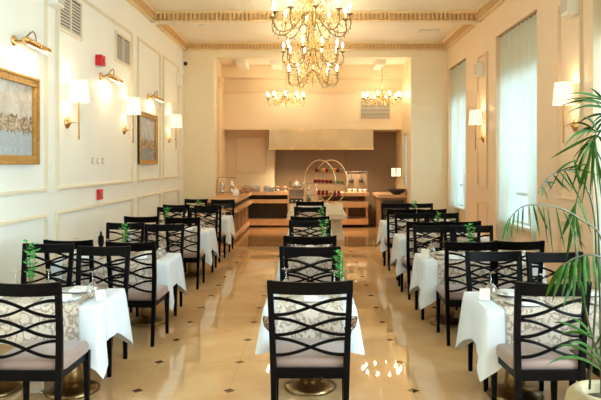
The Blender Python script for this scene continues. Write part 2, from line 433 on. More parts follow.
# ------------------------------------------------------------------ curtains
def curtain_panel(y_out, y_in, y_in_low, x0, nf, seed):
    rnd = random.Random(seed); ph = rnd.random() * 6
    def P(u, v):
        z = WZ1 - .03 - v * (WZ1 - .06)
        s = min(1, max(0, (v - .12) / .75)); s = s ** 1.25
        yi = y_in + (y_in_low - y_in) * s
        y = y_out + (yi - y_out) * u
        am = .060 + .004 * v
        x = x0 + am * math.sin(u * nf * 2 * PI + ph + .5 * math.sin(v * 4 + seed)) + .010 * math.sin(u * nf * 4.3 * PI + v * 3)
        return (x, y, z)
    return MB().grid(P, nf * 10, 22)
for i, (a, e) in enumerate(WINDOWS[2:]):
    where = ('beside the potted palm', 'on the middle tall window, right wall', 'on the far tall window, right wall')[i]
    mid = (a + e) / 2
    for sgn, (yo, yi, yl, nm) in enumerate(((a + .04, mid + .01, a + (e - a) * .16, 'near'), (e - .04, mid - .01, e - (e - a) * .20, 'far'))):
        t = thing('sheer_curtain', '%s panel of the white sheer curtain pair %s' % (nm, where), 'curtain', (XR + .085, yo, 0), 0, 'sheer curtains')
        mb = curtain_panel(0, yi - yo, yl - yo, 0, 6, i * 2 + sgn + 1)
        part('drape', mb, M['curtain'], t)
        y0, y1 = sorted((0, yi - yo))
        part('heading_rail', MB().box(-.04, .03, y0, y1, WZ1 - .03, WZ1 - .002), M['wood_dark'], t)

# ------------------------------------------------------------------ chandeliers
def chandelier(name, R, narm, drop, simple):
    """origin at the ceiling hook; lowest point at -drop"""
    t = thing(name, 'x', 'chandelier')
    zb = -drop
    part('ceiling_canopy', MB().lathe([(.005, -.06), (.03, -.05), (.065, -.015), (.07, 0)], seg=20), M['gilt'], t)
    part('suspension_rod', MB().tube([(0, 0, -.05), (0, 0, zb + (.28 if simple else .62))], .007, 6), M['antique'], t)
    top = .28 if simple else .62
    prof = [(.004, 0), (.02, .015), (.035, .04), (.015, .06), (.03, .09), (.055, .12), (.05, .15), (.02, .18), (.015, .24), (.03, .27)]
    if not simple: prof += [(.018, .31), (.04, .36), (.06, .40), (.03, .44), (.014, .50), (.03, .55), (.012, .60), (.006, .62)]
    else: prof += [(.006, .28)]
    part('column', MB().lathe([(r, z + zb + .01) for r, z in prof], seg=16), M['gilt'], t)
    cup_z = zb + (.15 if simple else .245)
    crystals = MB()
    def drop_(p, s):
        x, y, z = p
        crystals.add([(x, y, z + s * .7), (x + s * .45, y, z), (x, y + s * .45, z), (x - s * .45, y, z), (x, y - s * .45, z), (x, y, z - s * 1.4)],
                     [(0, 1, 2), (0, 2, 3), (0, 3, 4), (0, 4, 1), (5, 2, 1), (5, 3, 2), (5, 4, 3), (5, 1, 4)])
    rnd = random.Random(narm)
    for i in range(narm):
        a = 2 * PI * (i + .5) / narm; d = Vector((math.cos(a), math.sin(a), 0))
        zk = .62 if simple else 1.0
        key = [(.05, .30), (.22, .25), (.42, .12), (.64, .03), (.86, .015), (1.0, .075), (1.03, .15), (1.0, .225)]
        ctrl = []
        K = [Vector((rr_ * R, 0, zb + zz * zk)) for rr_, zz in key]; K = [K[0] * 2 - K[1]] + K + [K[-1] * 2 - K[-2]]
        for q in range(1, len(K) - 2):
            for j in range(3):
                u = j / 3; A_, B_, C_, D_ = K[q - 1], K[q], K[q + 1], K[q + 2]
                v_ = .5 * (2 * B_ + (C_ - A_) * u + (2 * A_ - 5 * B_ + 4 * C_ - D_) * u * u + (3 * B_ - A_ - 3 * C_ + D_) * u ** 3)
                ctrl.append(d * v_.x + Vector((0, 0, v_.z)))
        ctrl.append(d * R + Vector((0, 0, cup_z - .02)))
        arm = part('arm', MB().tube(ctrl, .0085 if not simple else .007, 6), M['antique'] if not simple else M['gilt'], t)
        sc_ = []
        for q in range(19):   # scroll curl rising inside the arm
            v = q / 18; g = 2.6 * PI * v; rr = .085 * zk * (1 - .80 * v)
            sc_.append(d * (R * .62 + rr * math.cos(g - 1.3)) + Vector((0, 0, zb + .125 * zk + rr * math.sin(g - 1.3))))
        part('scroll', MB().tube(sc_, .0055, 5), M['gilt'], arm)
        c = d * R + Vector((0, 0, cup_z))
        part('drip_cup', MB().lathe([(.006, -.03), (.018, -.02), (.02, -.008), (.045, 0), (.047, .006), (.014, .004)], c, 14), M['antique'], t)
        cd = part('candle', MB().lathe([(.011, 0), (.011, .075 if not simple else .05)], c, 10), M['candle'], t)
        h = .075 if not simple else .05
        part('bulb', MB().lathe([(.006, h), (.019, h + .02), (.021, h + .036), (.013, h + .06), (.002, h + .085)], c, 10), M['bulb'], cd)
        for q in (3, 6, 9, 12, 14, 16, 18):
            drop_(ctrl[q] + Vector((0, 0, -.03)), .020 if not simple else .015)
        drop_(c + Vector((0, 0, -.06)), .024 if not simple else .016)
        # garland from the column top to the arm
        for q in range(1, 12 if not simple else 7):
            u = q / (12 if not simple else 7)
            p = d * (R * .82 * u + .02) + Vector((0, 0, zb + top * .85 + (cup_z - zb - top * .85) * u - .16 * (top / .62) * math.sin(PI * u)))
            drop_(p, .013 if not simple else .011)
        # inner crystal leaves
        for q in range(44 if not simple else 20):
            aa = a + rnd.uniform(-.4, .4); h_ = rnd.random(); rr = R * (.12 + (.98 - .75 * h_) * rnd.random() ** .7)
            drop_((rr * math.cos(aa), rr * math.sin(aa), zb + .05 + h_ * top * .85), rnd.uniform(.010, .020))
    part('crystal_drops', crystals, M['crystal'], t)['kind'] = 'stuff'
    if not simple:
        part('crown_ring', MB().tube([(.13 * math.cos(2 * PI * q / 20), .13 * math.sin(2 * PI * q / 20), zb + .42) for q in range(20)], .006, 5, closed=True), M['gilt'], t)
        for i in range(6):
            a = 2 * PI * i / 6; d = Vector((math.cos(a), math.sin(a), 0))
            pts = [d * (.03 + .16 * math.sin(PI * u) ** .8 * (1 - .2 * u)) + Vector((0, 0, zb + .12 + .36 * u)) for u in [q / 12 for q in range(13)]]
            part('cage_scroll', MB().tube(pts, .0055, 5), M['gilt'], t)
    return t
lab = ['large gilt crystal chandelier nearest the camera, cut by the top edge', 'middle of the three large gilt crystal chandeliers', 'farthest of the three large gilt crystal chandeliers, hanging lowest in view']
ch0 = chandelier('chandelier', .50, 10, 1.03, False)
for i, (px, Y, zbot) in enumerate(((311, 8.2, 3.24), (313, 10.85, 3.24), (313, 12.7, 3.13))):
    loc = ((px - VX) * Y / FPX, Y, zbot + 1.03)
    o = ch0 if i == 0 else dup(ch0, loc, .2 * i, lab[i], 'large chandeliers')
    o.location = loc; o['label'] = lab[i]; o['group'] = 'large chandeliers'
    o.rotation_euler.z = (0.12, .3, .0)[i]
    if i == 2:      # this one hangs lower: its rod is longer
        for c in o.children:
            if c.name.startswith('suspension'): c.scale.z = 1.306; c.location.z = .125
            if c.name.startswith('ceiling_canopy'): c.location.z = .11
    for q in range(10):
        g = 2 * PI * (q + .5) / 10 + o.rotation_euler.z
        point_light('candle_light', (loc[0] + .5 * math.cos(g), Y + .5 * math.sin(g), zbot + .245 + .125), 10, WARM, .022)
ck = chandelier('small_chandelier', .44, 10, 1.0, True)
lab = ['small gilt chandelier over the left of the buffet', 'small gilt chandelier over the right of the buffet']
for i, (px, Y) in enumerate(((286, 15.0), (382, 15.0))):
    loc = ((px - VX) * Y / FPX, Y, 3.965); 
    o = ck if i == 0 else dup(ck, loc, .3, lab[i], 'small chandeliers')
    o.location = loc; o['label'] = lab[i]; o['group'] = 'small chandeliers'
    for q in range(10):
        g = 2 * PI * (q + .5) / 10 + o.rotation_euler.z
        point_light('candle_light', (loc[0] + .44 * math.cos(g), Y + .44 * math.sin(g), 3.965 - 1.0 + .15 + .10), 5.2, WARM, .022)

# ------------------------------------------------------------------ wall sconces and picture lights
def sconce(label, side, Y, z=2.07):
    X = XL if side < 0 else XR
    s = -side   # direction into the room
    t = thing('wall_sconce', label, 'wall lamp', (X, Y, z), 0, 'shaded brass wall sconces')
    mt = Matrix.Rotation(s * PI / 2, 4, 'Y')
    part('wall_plate', MB().lathe([(.072, 0), (.072, .008), (.058, .022), (.028, .035), (.014, .05)], seg=20, mtx=mt), M['brass'], t)
    part('arm', MB().tube([(s * .03, 0, 0), (s * .14, 0, 0)], .006, 8), M['brass'], t)
    part('rod', MB().lathe([(.006, -.20), (.0105, -.19), (.0105, .25), (.014, .26), (.014, .30)], (s * .14, 0, 0), 10), M['brass'], t)
    part('lamp_shade', MB().lathe([(.118, .24), (.095, .49)], (s * .14, 0, 0), 28, cap=False), M['shade'], t, solid=.003)
    part('bulb', MB().sphere((s * .14, 0, .36), .025), M['bulb'], t)
    point_light('sconce_lamp', (X + s * .14, Y, z + .50), 1.7, WARM, .04)
    point_light('sconce_lamp', (X + s * .14, Y, z + .22), 1.2, WARM, .04)
sconce('brass sconce with cream shade right of the large harbour painting', -1, 7.45)
sconce('brass sconce with cream shade left of the small blue painting', -1, 9.7, 2.10)
sconce('brass sconce with cream shade in the far left corner', -1, 12.75, 2.07)
sconce('brass sconce with cream shade behind the palm fronds', 1, 7.24, 2.02)
sconce('brass sconce with cream shade between the two tall windows', 1, 11.15, 2.03)

def picture_light(label, Y, z):
    t = thing('picture_light', label, 'picture lamp', (XL, Y, z), 0, 'brass picture lights')
    mt = Matrix.Rotation(PI / 2, 4, 'Y')
    part('wall_plate', MB().lathe([(.052, 0), (.052, .008), (.035, .022), (.012, .03)], seg=20, mtx=mt), M['brass'], t)
    pts = [(.02, 0, 0), (.06, .02, .0)] + [(.09 + .03 * math.sin(a), .03 + .27 * (a / PI) , .015 + .10 * math.sin(a)) for a in [PI * q / 12 for q in range(1, 12)]] + [(.13, .34, .015)]
    part('swan_arm', MB().tube(pts, .007, 8), M['antique'], t)
    part('finial', MB().tube([(.115, .10, .085), (.125, .14, .125)], [.006, .002], 6), M['antique'], t)
    part('lamp_tube', MB().tube([(.14, -.08, .0), (.14, -.06, -.002), (.14, .48, -.02), (.14, .50, -.021)], [.022, .034, .032, .02], 14), M['brass'], t)
    part('lamp_strip', MB().tube([(.138, .0, -.033), (.138, .46, -.047)], .010, 8), M['slot'], t)
    l = bpy.data.lights.new('picture_lamp', 'AREA'); l.shape = 'RECTANGLE'; l.size = .05; l.size_y = .4; l.energy = 1.6; l.color = (1, .74, .45)
    o = bpy.data.objects.new('picture_lamp', l); C.objects.link(o); o.location = (XL + .15, Y + .2, z - .09); o.rotation_euler = (0, math.radians(35), 0)
picture_light('brass picture light above the large harbour painting', 6.12, 2.77)
picture_light('brass picture light below the red alarm box', 8.62, 2.77)
picture_light('brass picture light above the small blue painting', 11.1, 2.75)

def framed(label, a, e, z0, z1, pm, ft=.09):
    t = thing('framed_painting', label, 'painting', (XL, (a + e) / 2, z0), 0)
    h = (e - a) / 2; H = z1 - z0; b = MB()
    for (p0, p1, q0, q1) in ((-h, h, 0, ft), (-h, h, H - ft, H), (-h, -h + ft, ft, H - ft), (h - ft, h, ft, H - ft)):
        b.box(.002, .045, p0, p1, q0, q1)
    i = ft * .62
    for (p0, p1, q0, q1) in ((-h, h, 0, ft * .3), (-h, h, H - ft * .3, H), (-h, -h + ft * .3, 0, H), (h - ft * .3, h, 0, H)):
        b.box(.002, .062, p0, p1, q0, q1)
    part('frame', b, M['gold_frame'], t, bev=.006)
    cv = part('canvas', MB().box(0, .014, -h + ft * .8, h - ft * .8, ft * .8, H - ft * .8), pm, t)
    return t
def shift_mat(m, z0):   # painting materials are laid out in the canvas' own height
    for n in m.node_tree.nodes:
        pass
framed('large gold-framed harbour painting on the left wall', 5.15, 6.58, 1.585, 2.46, M['painting_a'])
framed('small gold-framed blue painting farther along the left wall', 10.42, 11.6, 1.58, 2.45, M['painting_b'], .075)

# ------------------------------------------------------------------ wall fittings
def wall_grille(label, axis, c, a, e, z0, z1, side, n, group='ventilation grilles'):
    t = thing('air_vent', label, 'vent', ((c, (a + e) / 2, z0) if axis == 'x' else ((a + e) / 2, c, z0)), 0, group)
    h = (e - a) / 2; H = z1 - z0
    def bx(m, lo, hi, p, q, r, s_):
        l, g = sorted((side * lo, side * hi)); m.box(l, g, p, q, r, s_) if axis == 'x' else m.box(p, q, l, g, r, s_)
    f = MB()
    for (p, q, r, s_) in ((-h, h, 0, .04), (-h, h, H - .04, H), (-h, -h + .04, .04, H - .04), (h - .04, h, .04, H - .04)) + (((-.015, .015, .04, H - .04),) if axis == 'x' else ()): bx(f, 0, .025, p, q, r, s_)
    part('frame', f, M['trim'] if axis == 'x' else M['trim_right'], t)
    g = MB(); bx(g, .002, .006, -h + .03, h - .03, .03, H - .03); part('backing', g, M['dark'], t)
    s2 = MB()
    for i in range(n):
        z = .05 + (H - .1) * i / n; bx(s2, .006, .018, -h + .035, h - .035, z, z + (H - .1) / n * .52)
    part('louvres', s2, M['grille'], t)
wall_grille('beige louvred vent high on the left wall, nearer one', 'x', XL, 7.16, 7.90, 3.10, 3.58, 1, 10)
wall_grille('beige louvred vent high on the left wall, farther one', 'x', XL, 9.24, 10.02, 3.07, 3.52, 1, 10)
wall_grille('wide louvred vent on the soffit above the buffet', 'y', 15.7, 1.14, 1.93, 2.65, 3.20, -1, 14)
wall_grille('narrow vent on the inner side of the left pier', 'x', -PO, 14.58, 14.85, 2.92, 3.32, 1, 8)
def fitting(name, label, cat, Y, z, w_, h_, d, m, side=-1, group=None):
    X, s = (XL, 1) if side < 0 else (XR, -1)
    t = thing(name, label, cat, (X, Y, z), 0, group)
    x0, x1 = sorted((0, s * d))
    part('housing', MB().box(x0, x1, -w_ / 2, w_ / 2, 0, h_), m, t, bev=min(.01, d * .3))
    return t, s
t, s = fitting('fire_alarm', 'red fire alarm box high on the left wall', 'alarm', 8.50, 2.89, .16, .14, .09, M['red'])
part('sounder', MB().lathe([(.045, .09), (.04, .1), (.01, .102)], seg=16, mtx=Matrix.Translation((0, 0, .07)) @ Matrix.Rotation(PI / 2, 4, 'Y')), M['red'], t)
t, s = fitting('call_point', 'small red break-glass call point on the left wall', 'alarm', 8.55, 1.11, .16, .14, .04, M['red'])
part('glass_face', MB().box(.04, .045, -.05, .05, .04, .10), mat('call_point_face', (.5, .12, .1), .3), t)
for i, Y in enumerate((8.32, 8.52, 8.72)):
    t, s = fitting('light_switch', 'white wall switch, %s of three in a row' % ('nearest', 'middle', 'farthest')[i], 'switch', Y, 1.585, .085, .085, .01, M['grille'], group='wall switches')
    part('rocker', MB().box(.01, .016, -.02, .02, .02, .065), M['white'], t)
def speaker(label, side, Y, z, w_=.2, h_=.3, d=.13):
    t, s = fitting('wall_speaker', label, 'speaker', Y, z, w_, h_, d, M['white'], side, 'white wall speakers')
    x0, x1 = sorted((s * d, s * (d + .008)))
    part('speaker_grille', MB().box(x0, x1, -w_ * .4, w_ * .4, h_ * .1, h_ * .9), M['grille'], t)
speaker('white wall speaker at the top left above the painting', -1, 6.95, 3.3)
speaker('white wall speaker high in the far left corner', -1, 13.55, 3.22)
speaker('white wall speaker high between the tall windows', 1, 11.2, 3.12, .16, .24)
speaker('white wall speaker high above the nearer right sconce', 1, 7.25, 3.27, .22, .4)
t = thing('dome_camera', 'small black dome camera in the far left corner', 'camera', (-2.80, 14.2, 3.8))
part('bracket', MB().box(-.02, .02, -.06, 0, -.02, .02), M['white'], t)
part('dome', MB().sphere((0, -.09, -.01), .045), M['dark'], t)
t = thing('ceiling_vent', 'slim white air vent in the far coffer of the ceiling', 'vent', (2.35, 12.9, HC))
part('frame', MB().box(-.2, .2, -.12, .12, -.02, 0), M['grille'], t)
part('slats', MB().box(-.18, .18, -.09, -.05, -.026, -.02).box(-.18, .18, -.02, .02, -.026, -.02).box(-.18, .18, .05, .09, -.026, -.02), M['white'], t)
t = thing('smoke_detector', 'small round smoke detector on the ceiling, left', 'detector', (-2.15, 12.4, HC))
part('body', MB().lathe([(.05, 0), (.055, -.02), (.03, -.04)][::-1], seg=16), M['white'], t)

# ------------------------------------------------------------------ chairs
def make_chair(w, arms):
    hs = w * .43            # half spacing of posts at the seat
    ht = w / 2 - .017       # half spacing of posts at the top
    t = thing('armchair' if arms else 'dining_chair', 'x', 'chair')
    zs = .40
    for s in (-1, 1):
        part('leg', MB().sweep([(s * hs * .97, -.235, 0, .8), (s * hs, -.205, zs, 1.05), (s * (hs + (ht - hs) * .45), -.215, .62, 1), (s * ht, -.255, .905, .95), (s * ht, -.257, .92, .9)], .018, .017), M['black'], t, bev=.004)
        part('leg', MB().sweep([(s * (hs + .008), .205, 0, .72), (s * (hs + .008), .20, .395, 1.08)], .019, .019), M['black'], t, bev=.004)
    part('seat_frame', MB().sweep([(0, 0, .34), (0, 0, .395)], hs + .012, .005, Matrix.Translation((0, .205, 0))).box(-hs, hs, -.222, -.198, .335, .395)
         .box(-hs - .012, -hs + .008, -.2, .2, .34, .395).box(hs - .008, hs + .012, -.2, .2, .34, .395), M['black'], t, bev=.003)
    part('seat', MB().rbox(-hs - .022, hs + .022, -.20, .235, .392, .457, .045), M['cushion'], t)
    # top rail: bowed backwards, slightly dished on top
    vs = []; fs = []; N = 14
    for i in range(N + 1):
        u = -1 + 2 * i / N; x = u * (ht + .017); bow = -.022 * (1 - u * u)
        zt = .92 - .010 * (1 - u * u); zl = .842 - .006 * (1 - u * u)
        yb = -.257 + bow; yl = -.247 + bow
        vs += [(x, yb - .012, zt), (x, yb + .012, zt), (x, yl + .012, zl), (x, yl - .012, zl)]
    for i in range(N):
        for k_ in range(4): fs.append((i * 4 + k_, i * 4 + (k_ + 1) % 4, i * 4 + 4 + (k_ + 1) % 4, i * 4 + 4 + k_))
    fs += [(3, 2, 1, 0), (N * 4, N * 4 + 1, N * 4 + 2, N * 4 + 3)]
    part('top_rail', MB().add(vs, fs), M['black'], t, bev=.004)
    la = MB()
    for zc in (.762, .642, .522):
        for sg in (-1, 1):
            vs = []; fs = []; n = 20; q = 8.5
            for i in range(n + 1):
                u = i / n; z = zc + sg * .049 * math.cos(PI * u) * (1 + .12 * math.sin(PI * u))
                f = (z - .4) / .52; hw = hs + (ht - hs) * f
                x = (-1 + 2 * u) * hw; y = -.205 - .05 * f ** 1.5 - .016 * (1 - (2 * u - 1) ** 2) + sg * .004
                vs += [(x, y - .007, z + q / 1000 + .0005), (x, y + .007, z + q / 1000), (x, y + .007, z - q / 1000), (x, y - .007, z - q / 1000)]
            for i in range(n):
                for k_ in range(4): fs.append((i * 4 + k_, i * 4 + (k_ + 1) % 4, i * 4 + 4 + (k_ + 1) % 4, i * 4 + 4 + k_))
            la.add(vs, fs, True)
    part('back_lattice', la, M['black'], t)
    if arms:
        for s in (-1, 1):
            pts = [(s * (ht - .01), -.225, .625), (s * (ht + .02), -.16, .635), (s * (ht + .035), -.05, .635), (s * (ht + .04), .06, .625), (s * (ht + .035), .13, .61), (s * (ht + .015), .16, .595)]
            mb = MB(); vs = []
            for p in pts:
                for dx, dz in ((-.024, .010), (.024, .010), (.02, -.012), (-.02, -.012)): vs.append((p[0] + dx, p[1], p[2] + dz))
            fs = [(i * 4 + k_, i * 4 + (k_ + 1) % 4, i * 4 + 4 + (k_ + 1) % 4, i * 4 + 4 + k_) for i in range(len(pts) - 1) for k_ in range(4)] + [(3, 2, 1, 0), (20, 21, 22, 23)]
            a_ = part('arm', mb.add(vs, fs, True), M['arm'], t)
            part('arm_post', MB().sweep([(s * (hs + .022), .12, .36), (s * (hs + .03), .11, .5), (s * (ht + .035), .10, .62)], .013, .015), M['black'], a_)
    return t

SIDE_G, CEN_G = 'black dining chairs at the side tables', 'black armchairs down the middle'
ordn = ['first', 'second', 'third', 'fourth']
def rownm(side, i): return '%s %s-hand table from the front' % (ordn[i], 'left' if side < 0 else 'right')
chair0 = make_chair(.44, False); used = [False]
armc0 = make_chair(.50, True); used2 = [False]
def put_chair(x, ztop, facing_away, label, arm=False, rz=0.0):
    y = ztop + .255 if facing_away else ztop - .255
    r = (0 if facing_away else PI) + rz
    src, fl = (armc0, used2) if arm else (chair0, used)
    if not fl[0]:
        fl[0] = True; src.location = (x, y, 0); src.rotation_euler.z = r; src['label'] = label; src['group'] = CEN_G if arm else SIDE_G; return src
    return dup(src, (x, y, 0), r, label, CEN_G if arm else SIDE_G)
SIDE_CH = {  # side, table -> near pair, far pair : (x, Ztop, position word)
 (-1, 0): ([(-1.655, 3.67, 'aisle')], [(-2.245, 5.42, 'wall'), (-1.715, 5.25, 'aisle')]),
 (-1, 1): ([(-2.16, 5.68, 'wall'), (-1.57, 5.56, 'aisle')], [(-2.14, 7.32, 'wall'), (-1.64, 7.15, 'aisle')]),
 (-1, 2): ([(-2.20, 8.20, 'wall'), (-1.645, 8.08, 'aisle')], [(-2.19, 9.9, 'wall'), (-1.66, 9.8, 'aisle')]),
 (-1, 3): ([(-2.23, 10.5, 'wall'), (-1.68, 10.3, 'aisle')], [(-2.22, 12.15, 'wall'), (-1.68, 11.95, 'aisle')]),
 (1, 0): ([(1.375, 3.68, 'aisle'), (1.88, 3.68, 'window')], [(1.405, 4.95, 'aisle'), (1.86, 4.9, 'window')]),
 (1, 1): ([(1.38, 5.58, 'aisle'), (1.82, 5.62, 'window')], [(1.32, 7.0, 'aisle'), (1.76, 7.0, 'window')]),
 (1, 2): ([(1.31, 7.48, 'aisle'), (1.755, 7.52, 'window')], [(1.33, 8.75, 'aisle'), (1.78, 8.75, 'window')]),
 (1, 3): ([(1.32, 9.5, 'aisle'), (1.77, 9.5, 'window')], [(1.375, 10.85, 'aisle'), (1.82, 10.85, 'window')]),
}
rr = random.Random(4)
for (sd, ti), (near, far) in SIDE_CH.items():
    for x, zt, pw in near: put_chair(x, zt, True, 'black lattice-back chair, near side of %s, %s seat' % (rownm(sd, ti), pw), rz=rr.uniform(-.04, .04))
    for x, zt, pw in far: put_chair(x, zt, False, 'black lattice-back chair, far side of %s, %s seat' % (rownm(sd, ti), pw), rz=rr.uniform(-.05, .05))
CEN = [(3.72, 1, 0), (5.22, 0, 0), (6.0, 1, 1), (7.6, 0, 1), (8.2, 1, 2), (9.95, 0, 2), (11.4, 1, 3)]
for zt, away, ti in CEN:
    put_chair((310 - VX) * zt / FPX, zt, bool(away), 'black armchair on the %s side of the %s small middle table from the front' % ('near' if away else 'far', ordn[ti]), arm=True)

# ------------------------------------------------------------------ tables, cloths, runners
TZ = .655
def flare(d, t, x, seed):
    c = math.exp(-(d / .10) ** 2)
    return t * (.014 + .050 * c - .018 * math.exp(-((d - .20) / .07) ** 2)) + t * (.011 * math.sin(x * 23 + seed) + .006 * math.sin(x * 41 + 2 * seed)) * (1 - c)
def dropf(d, x, seed):
    if seed > 20: return .255 + .045 * math.exp(-(d / .10) ** 1.3) + .008 * math.sin(x * 9 + seed)
    return .250 + .200 * math.exp(-(d / .13) ** 1.2) + .012 * math.sin(x * 9 + seed)
def cloth_mesh(a, b_, seed):
    # perimeter points with outward normals and distance from the nearest corner
    per = []
    def edge(p, q, nrm, L):
        n = max(10, int(L / .03))
        for i in range(n):
            u = i / n; d = min(u, 1 - u) * L
            x = p[0] + (q[0] - p[0]) * u; y = p[1] + (q[1] - p[1]) * u
            # corner: normal swings to the diagonal
            k_ = math.exp(-(d / .05) ** 2) * .5
            nn = Vector(nrm)
            tang = Vector(((q[0] - p[0]) / L, (q[1] - p[1]) / L))
            nn = (nn + tang * (k_ if u > .5 else -k_) * 2).normalized() * (1 + k_ * .3)
            per.append((x, y, nn, d, u * L))
    edge((-a, -b_), (a, -b_), (0, -1), 2 * a); edge((a, -b_), (a, b_), (1, 0), 2 * b_)
    edge((a, b_), (-a, b_), (0, 1), 2 * a); edge((-a, b_), (-a, -b_), (-1, 0), 2 * b_)
    N = len(per); rings = 9; vs = []; fs = []
    def ring(fn): 
        for p in per: vs.append(fn(p))
    ring(lambda p: (p[0] * .97, p[1] * .97, TZ + .006)); ring(lambda p: (p[0] + p[2].x * .0, p[1] + p[2].y * .0, TZ + .005))
    for k_ in range(1, rings + 1):
        t = k_ / rings
        ring(lambda p: (p[0] + p[2].x * (.005 + flare(p[3], t, p[4], seed)), p[1] + p[2].y * (.005 + flare(p[3], t, p[4], seed)), TZ + .005 - t * dropf(p[3], p[4], seed)))
    for q in range(rings + 1):
        for i in range(N): fs.append((q * N + i, q * N + (i + 1) % N, (q + 1) * N + (i + 1) % N, (q + 1) * N + i))
    mb = MB(); mb.add(vs, fs, True); mb.add(vs[:N], [tuple(range(N))], True)
    return mb
def runner_mesh(a, b_, hw, seed):
    mb = MB(); nx = 24
    prof = []
    for s in range(8, 0, -1): prof.append((-1, s / 8))
    prof += [(-1, 0), (0, 0), (1, 0)]
    for s in range(1, 9): prof.append((1, s / 8))
    vs = []
    for (sd, t) in prof:
        for i in range(nx + 1):
            x = -hw + 2 * hw * i / nx
            if t == 0: vs.append((x, sd * (b_ + (.006 if sd else 0)), TZ + .011))
            else:
                d = a - abs(x); loc = (x + a) if sd < 0 else (a - x)
                y = sd * (b_ + .013 + flare(d, t, loc, seed)); vs.append((x, y, TZ + .004 - t * (dropf(d, loc, seed) - .01)))
    for j in range(len(prof) - 1):
        for i in range(nx): mb.f.append((j * (nx + 1) + i, j * (nx + 1) + i + 1, (j + 1) * (nx + 1) + i + 1, (j + 1) * (nx + 1) + i)); mb.sm.append(True)
    mb.v = vs; return mb

def wineglass_mesh():
    return MB().lathe([(.033, 0), (.035, .002), (.042, .035), (.044, .055), (.038, .08), (.018, .098), (.005, .106), (.004, .165), (.012, .172), (.035, .176), (.035, .179)], seg=16, cap=False)
plate_me = mesh('plate', MB().lathe([(.065, 0), (.07, .004), (.125, .016), (.127, .019), (.072, .008), (.001, .007)], seg=28), M['porcelain'])
glass_me = mesh('wine_glass', wineglass_mesh(), M['glass'])
nap_me = mesh('napkin', MB().box(-.045, .045, -.085, .085, 0, .007).box(-.043, .045, -.085, .08, .007, .014).box(-.04, .04, -.07, .078, .014, .019), M['napkin'])
fork_me = mesh('fork', MB().box(-.004, .004, -.09, .03, 0, .003).box(-.010, .010, .03, .05, .001, .004).box(-.010, -.006, .05, .09, .001, .004).box(-.002, .002, .05, .09, .001, .004).box(.006, .010, .05, .09, .001, .004), M['steel'])
knife_me = mesh('knife', MB().box(-.006, .006, -.10, -.01, 0, .006).add([(-.007, -.01, .001), (.009, -.01, .001), (.009, .08, .001), (-.006, .10, .001), (-.007, -.01, .003), (.009, -.01, .003), (.009, .08, .003), (-.006, .10, .003)], [(3, 2, 1, 0), (4, 5, 6, 7), (0, 1, 5, 4), (1, 2, 6, 5), (2, 3, 7, 6), (3, 0, 4, 7)]), M['steel'])
def item(name, me, loc, rz, label, cat, group):
    o = bpy.data.objects.new(name, me); C.objects.link(o); o.location = loc; o.rotation_euler.z = rz
    return tag(o, label, cat, group)

def sprig(label, loc, h=.27, seed=1, group='potted sprigs on the tables'):
    t = thing('potted_sprig', label, 'plant', loc, 0, group)
    part('pot', MB().lathe([(.022, 0), (.026, .004), (.036, .055), (.038, .06), (.030, .058), (.028, .05), (.001, .05)], seg=16), M['terracotta'], t)
    rnd = random.Random(seed); st = MB(); lf = MB()
    for q in range(4):
        a = rnd.uniform(0, 6.28); tip = Vector((math.cos(a) * .03, math.sin(a) * .03, h - rnd.uniform(0, .05)))
        pts = [Vector((0, 0, .045)).lerp(tip, u / 5) + Vector((math.cos(a), math.sin(a), 0)) * .008 * math.sin(PI * u / 5) for u in range(6)]
        st.tube(pts, .002, 5)
        for j in range(9):
            p = Vector((0, 0, .05)).lerp(tip, .25 + .75 * j / 8); aa = j * 2.4 + q; L = .05
            d = Vector((math.cos(aa), math.sin(aa), .45)).normalized(); n = d.cross(Vector((0, 0, 1))).normalized() * .019
            lf.add([p, p + d * L * .5 + n, p + d * L, p + d * L * .5 - n, p + d * L * .5 - Vector((0, 0, .003))], [(0, 1, 4), (1, 2, 4), (2, 3, 4), (3, 0, 4)], True)
    part('stems', st, M['stem'], t); part('leaves', lf, M['sprig'], t)

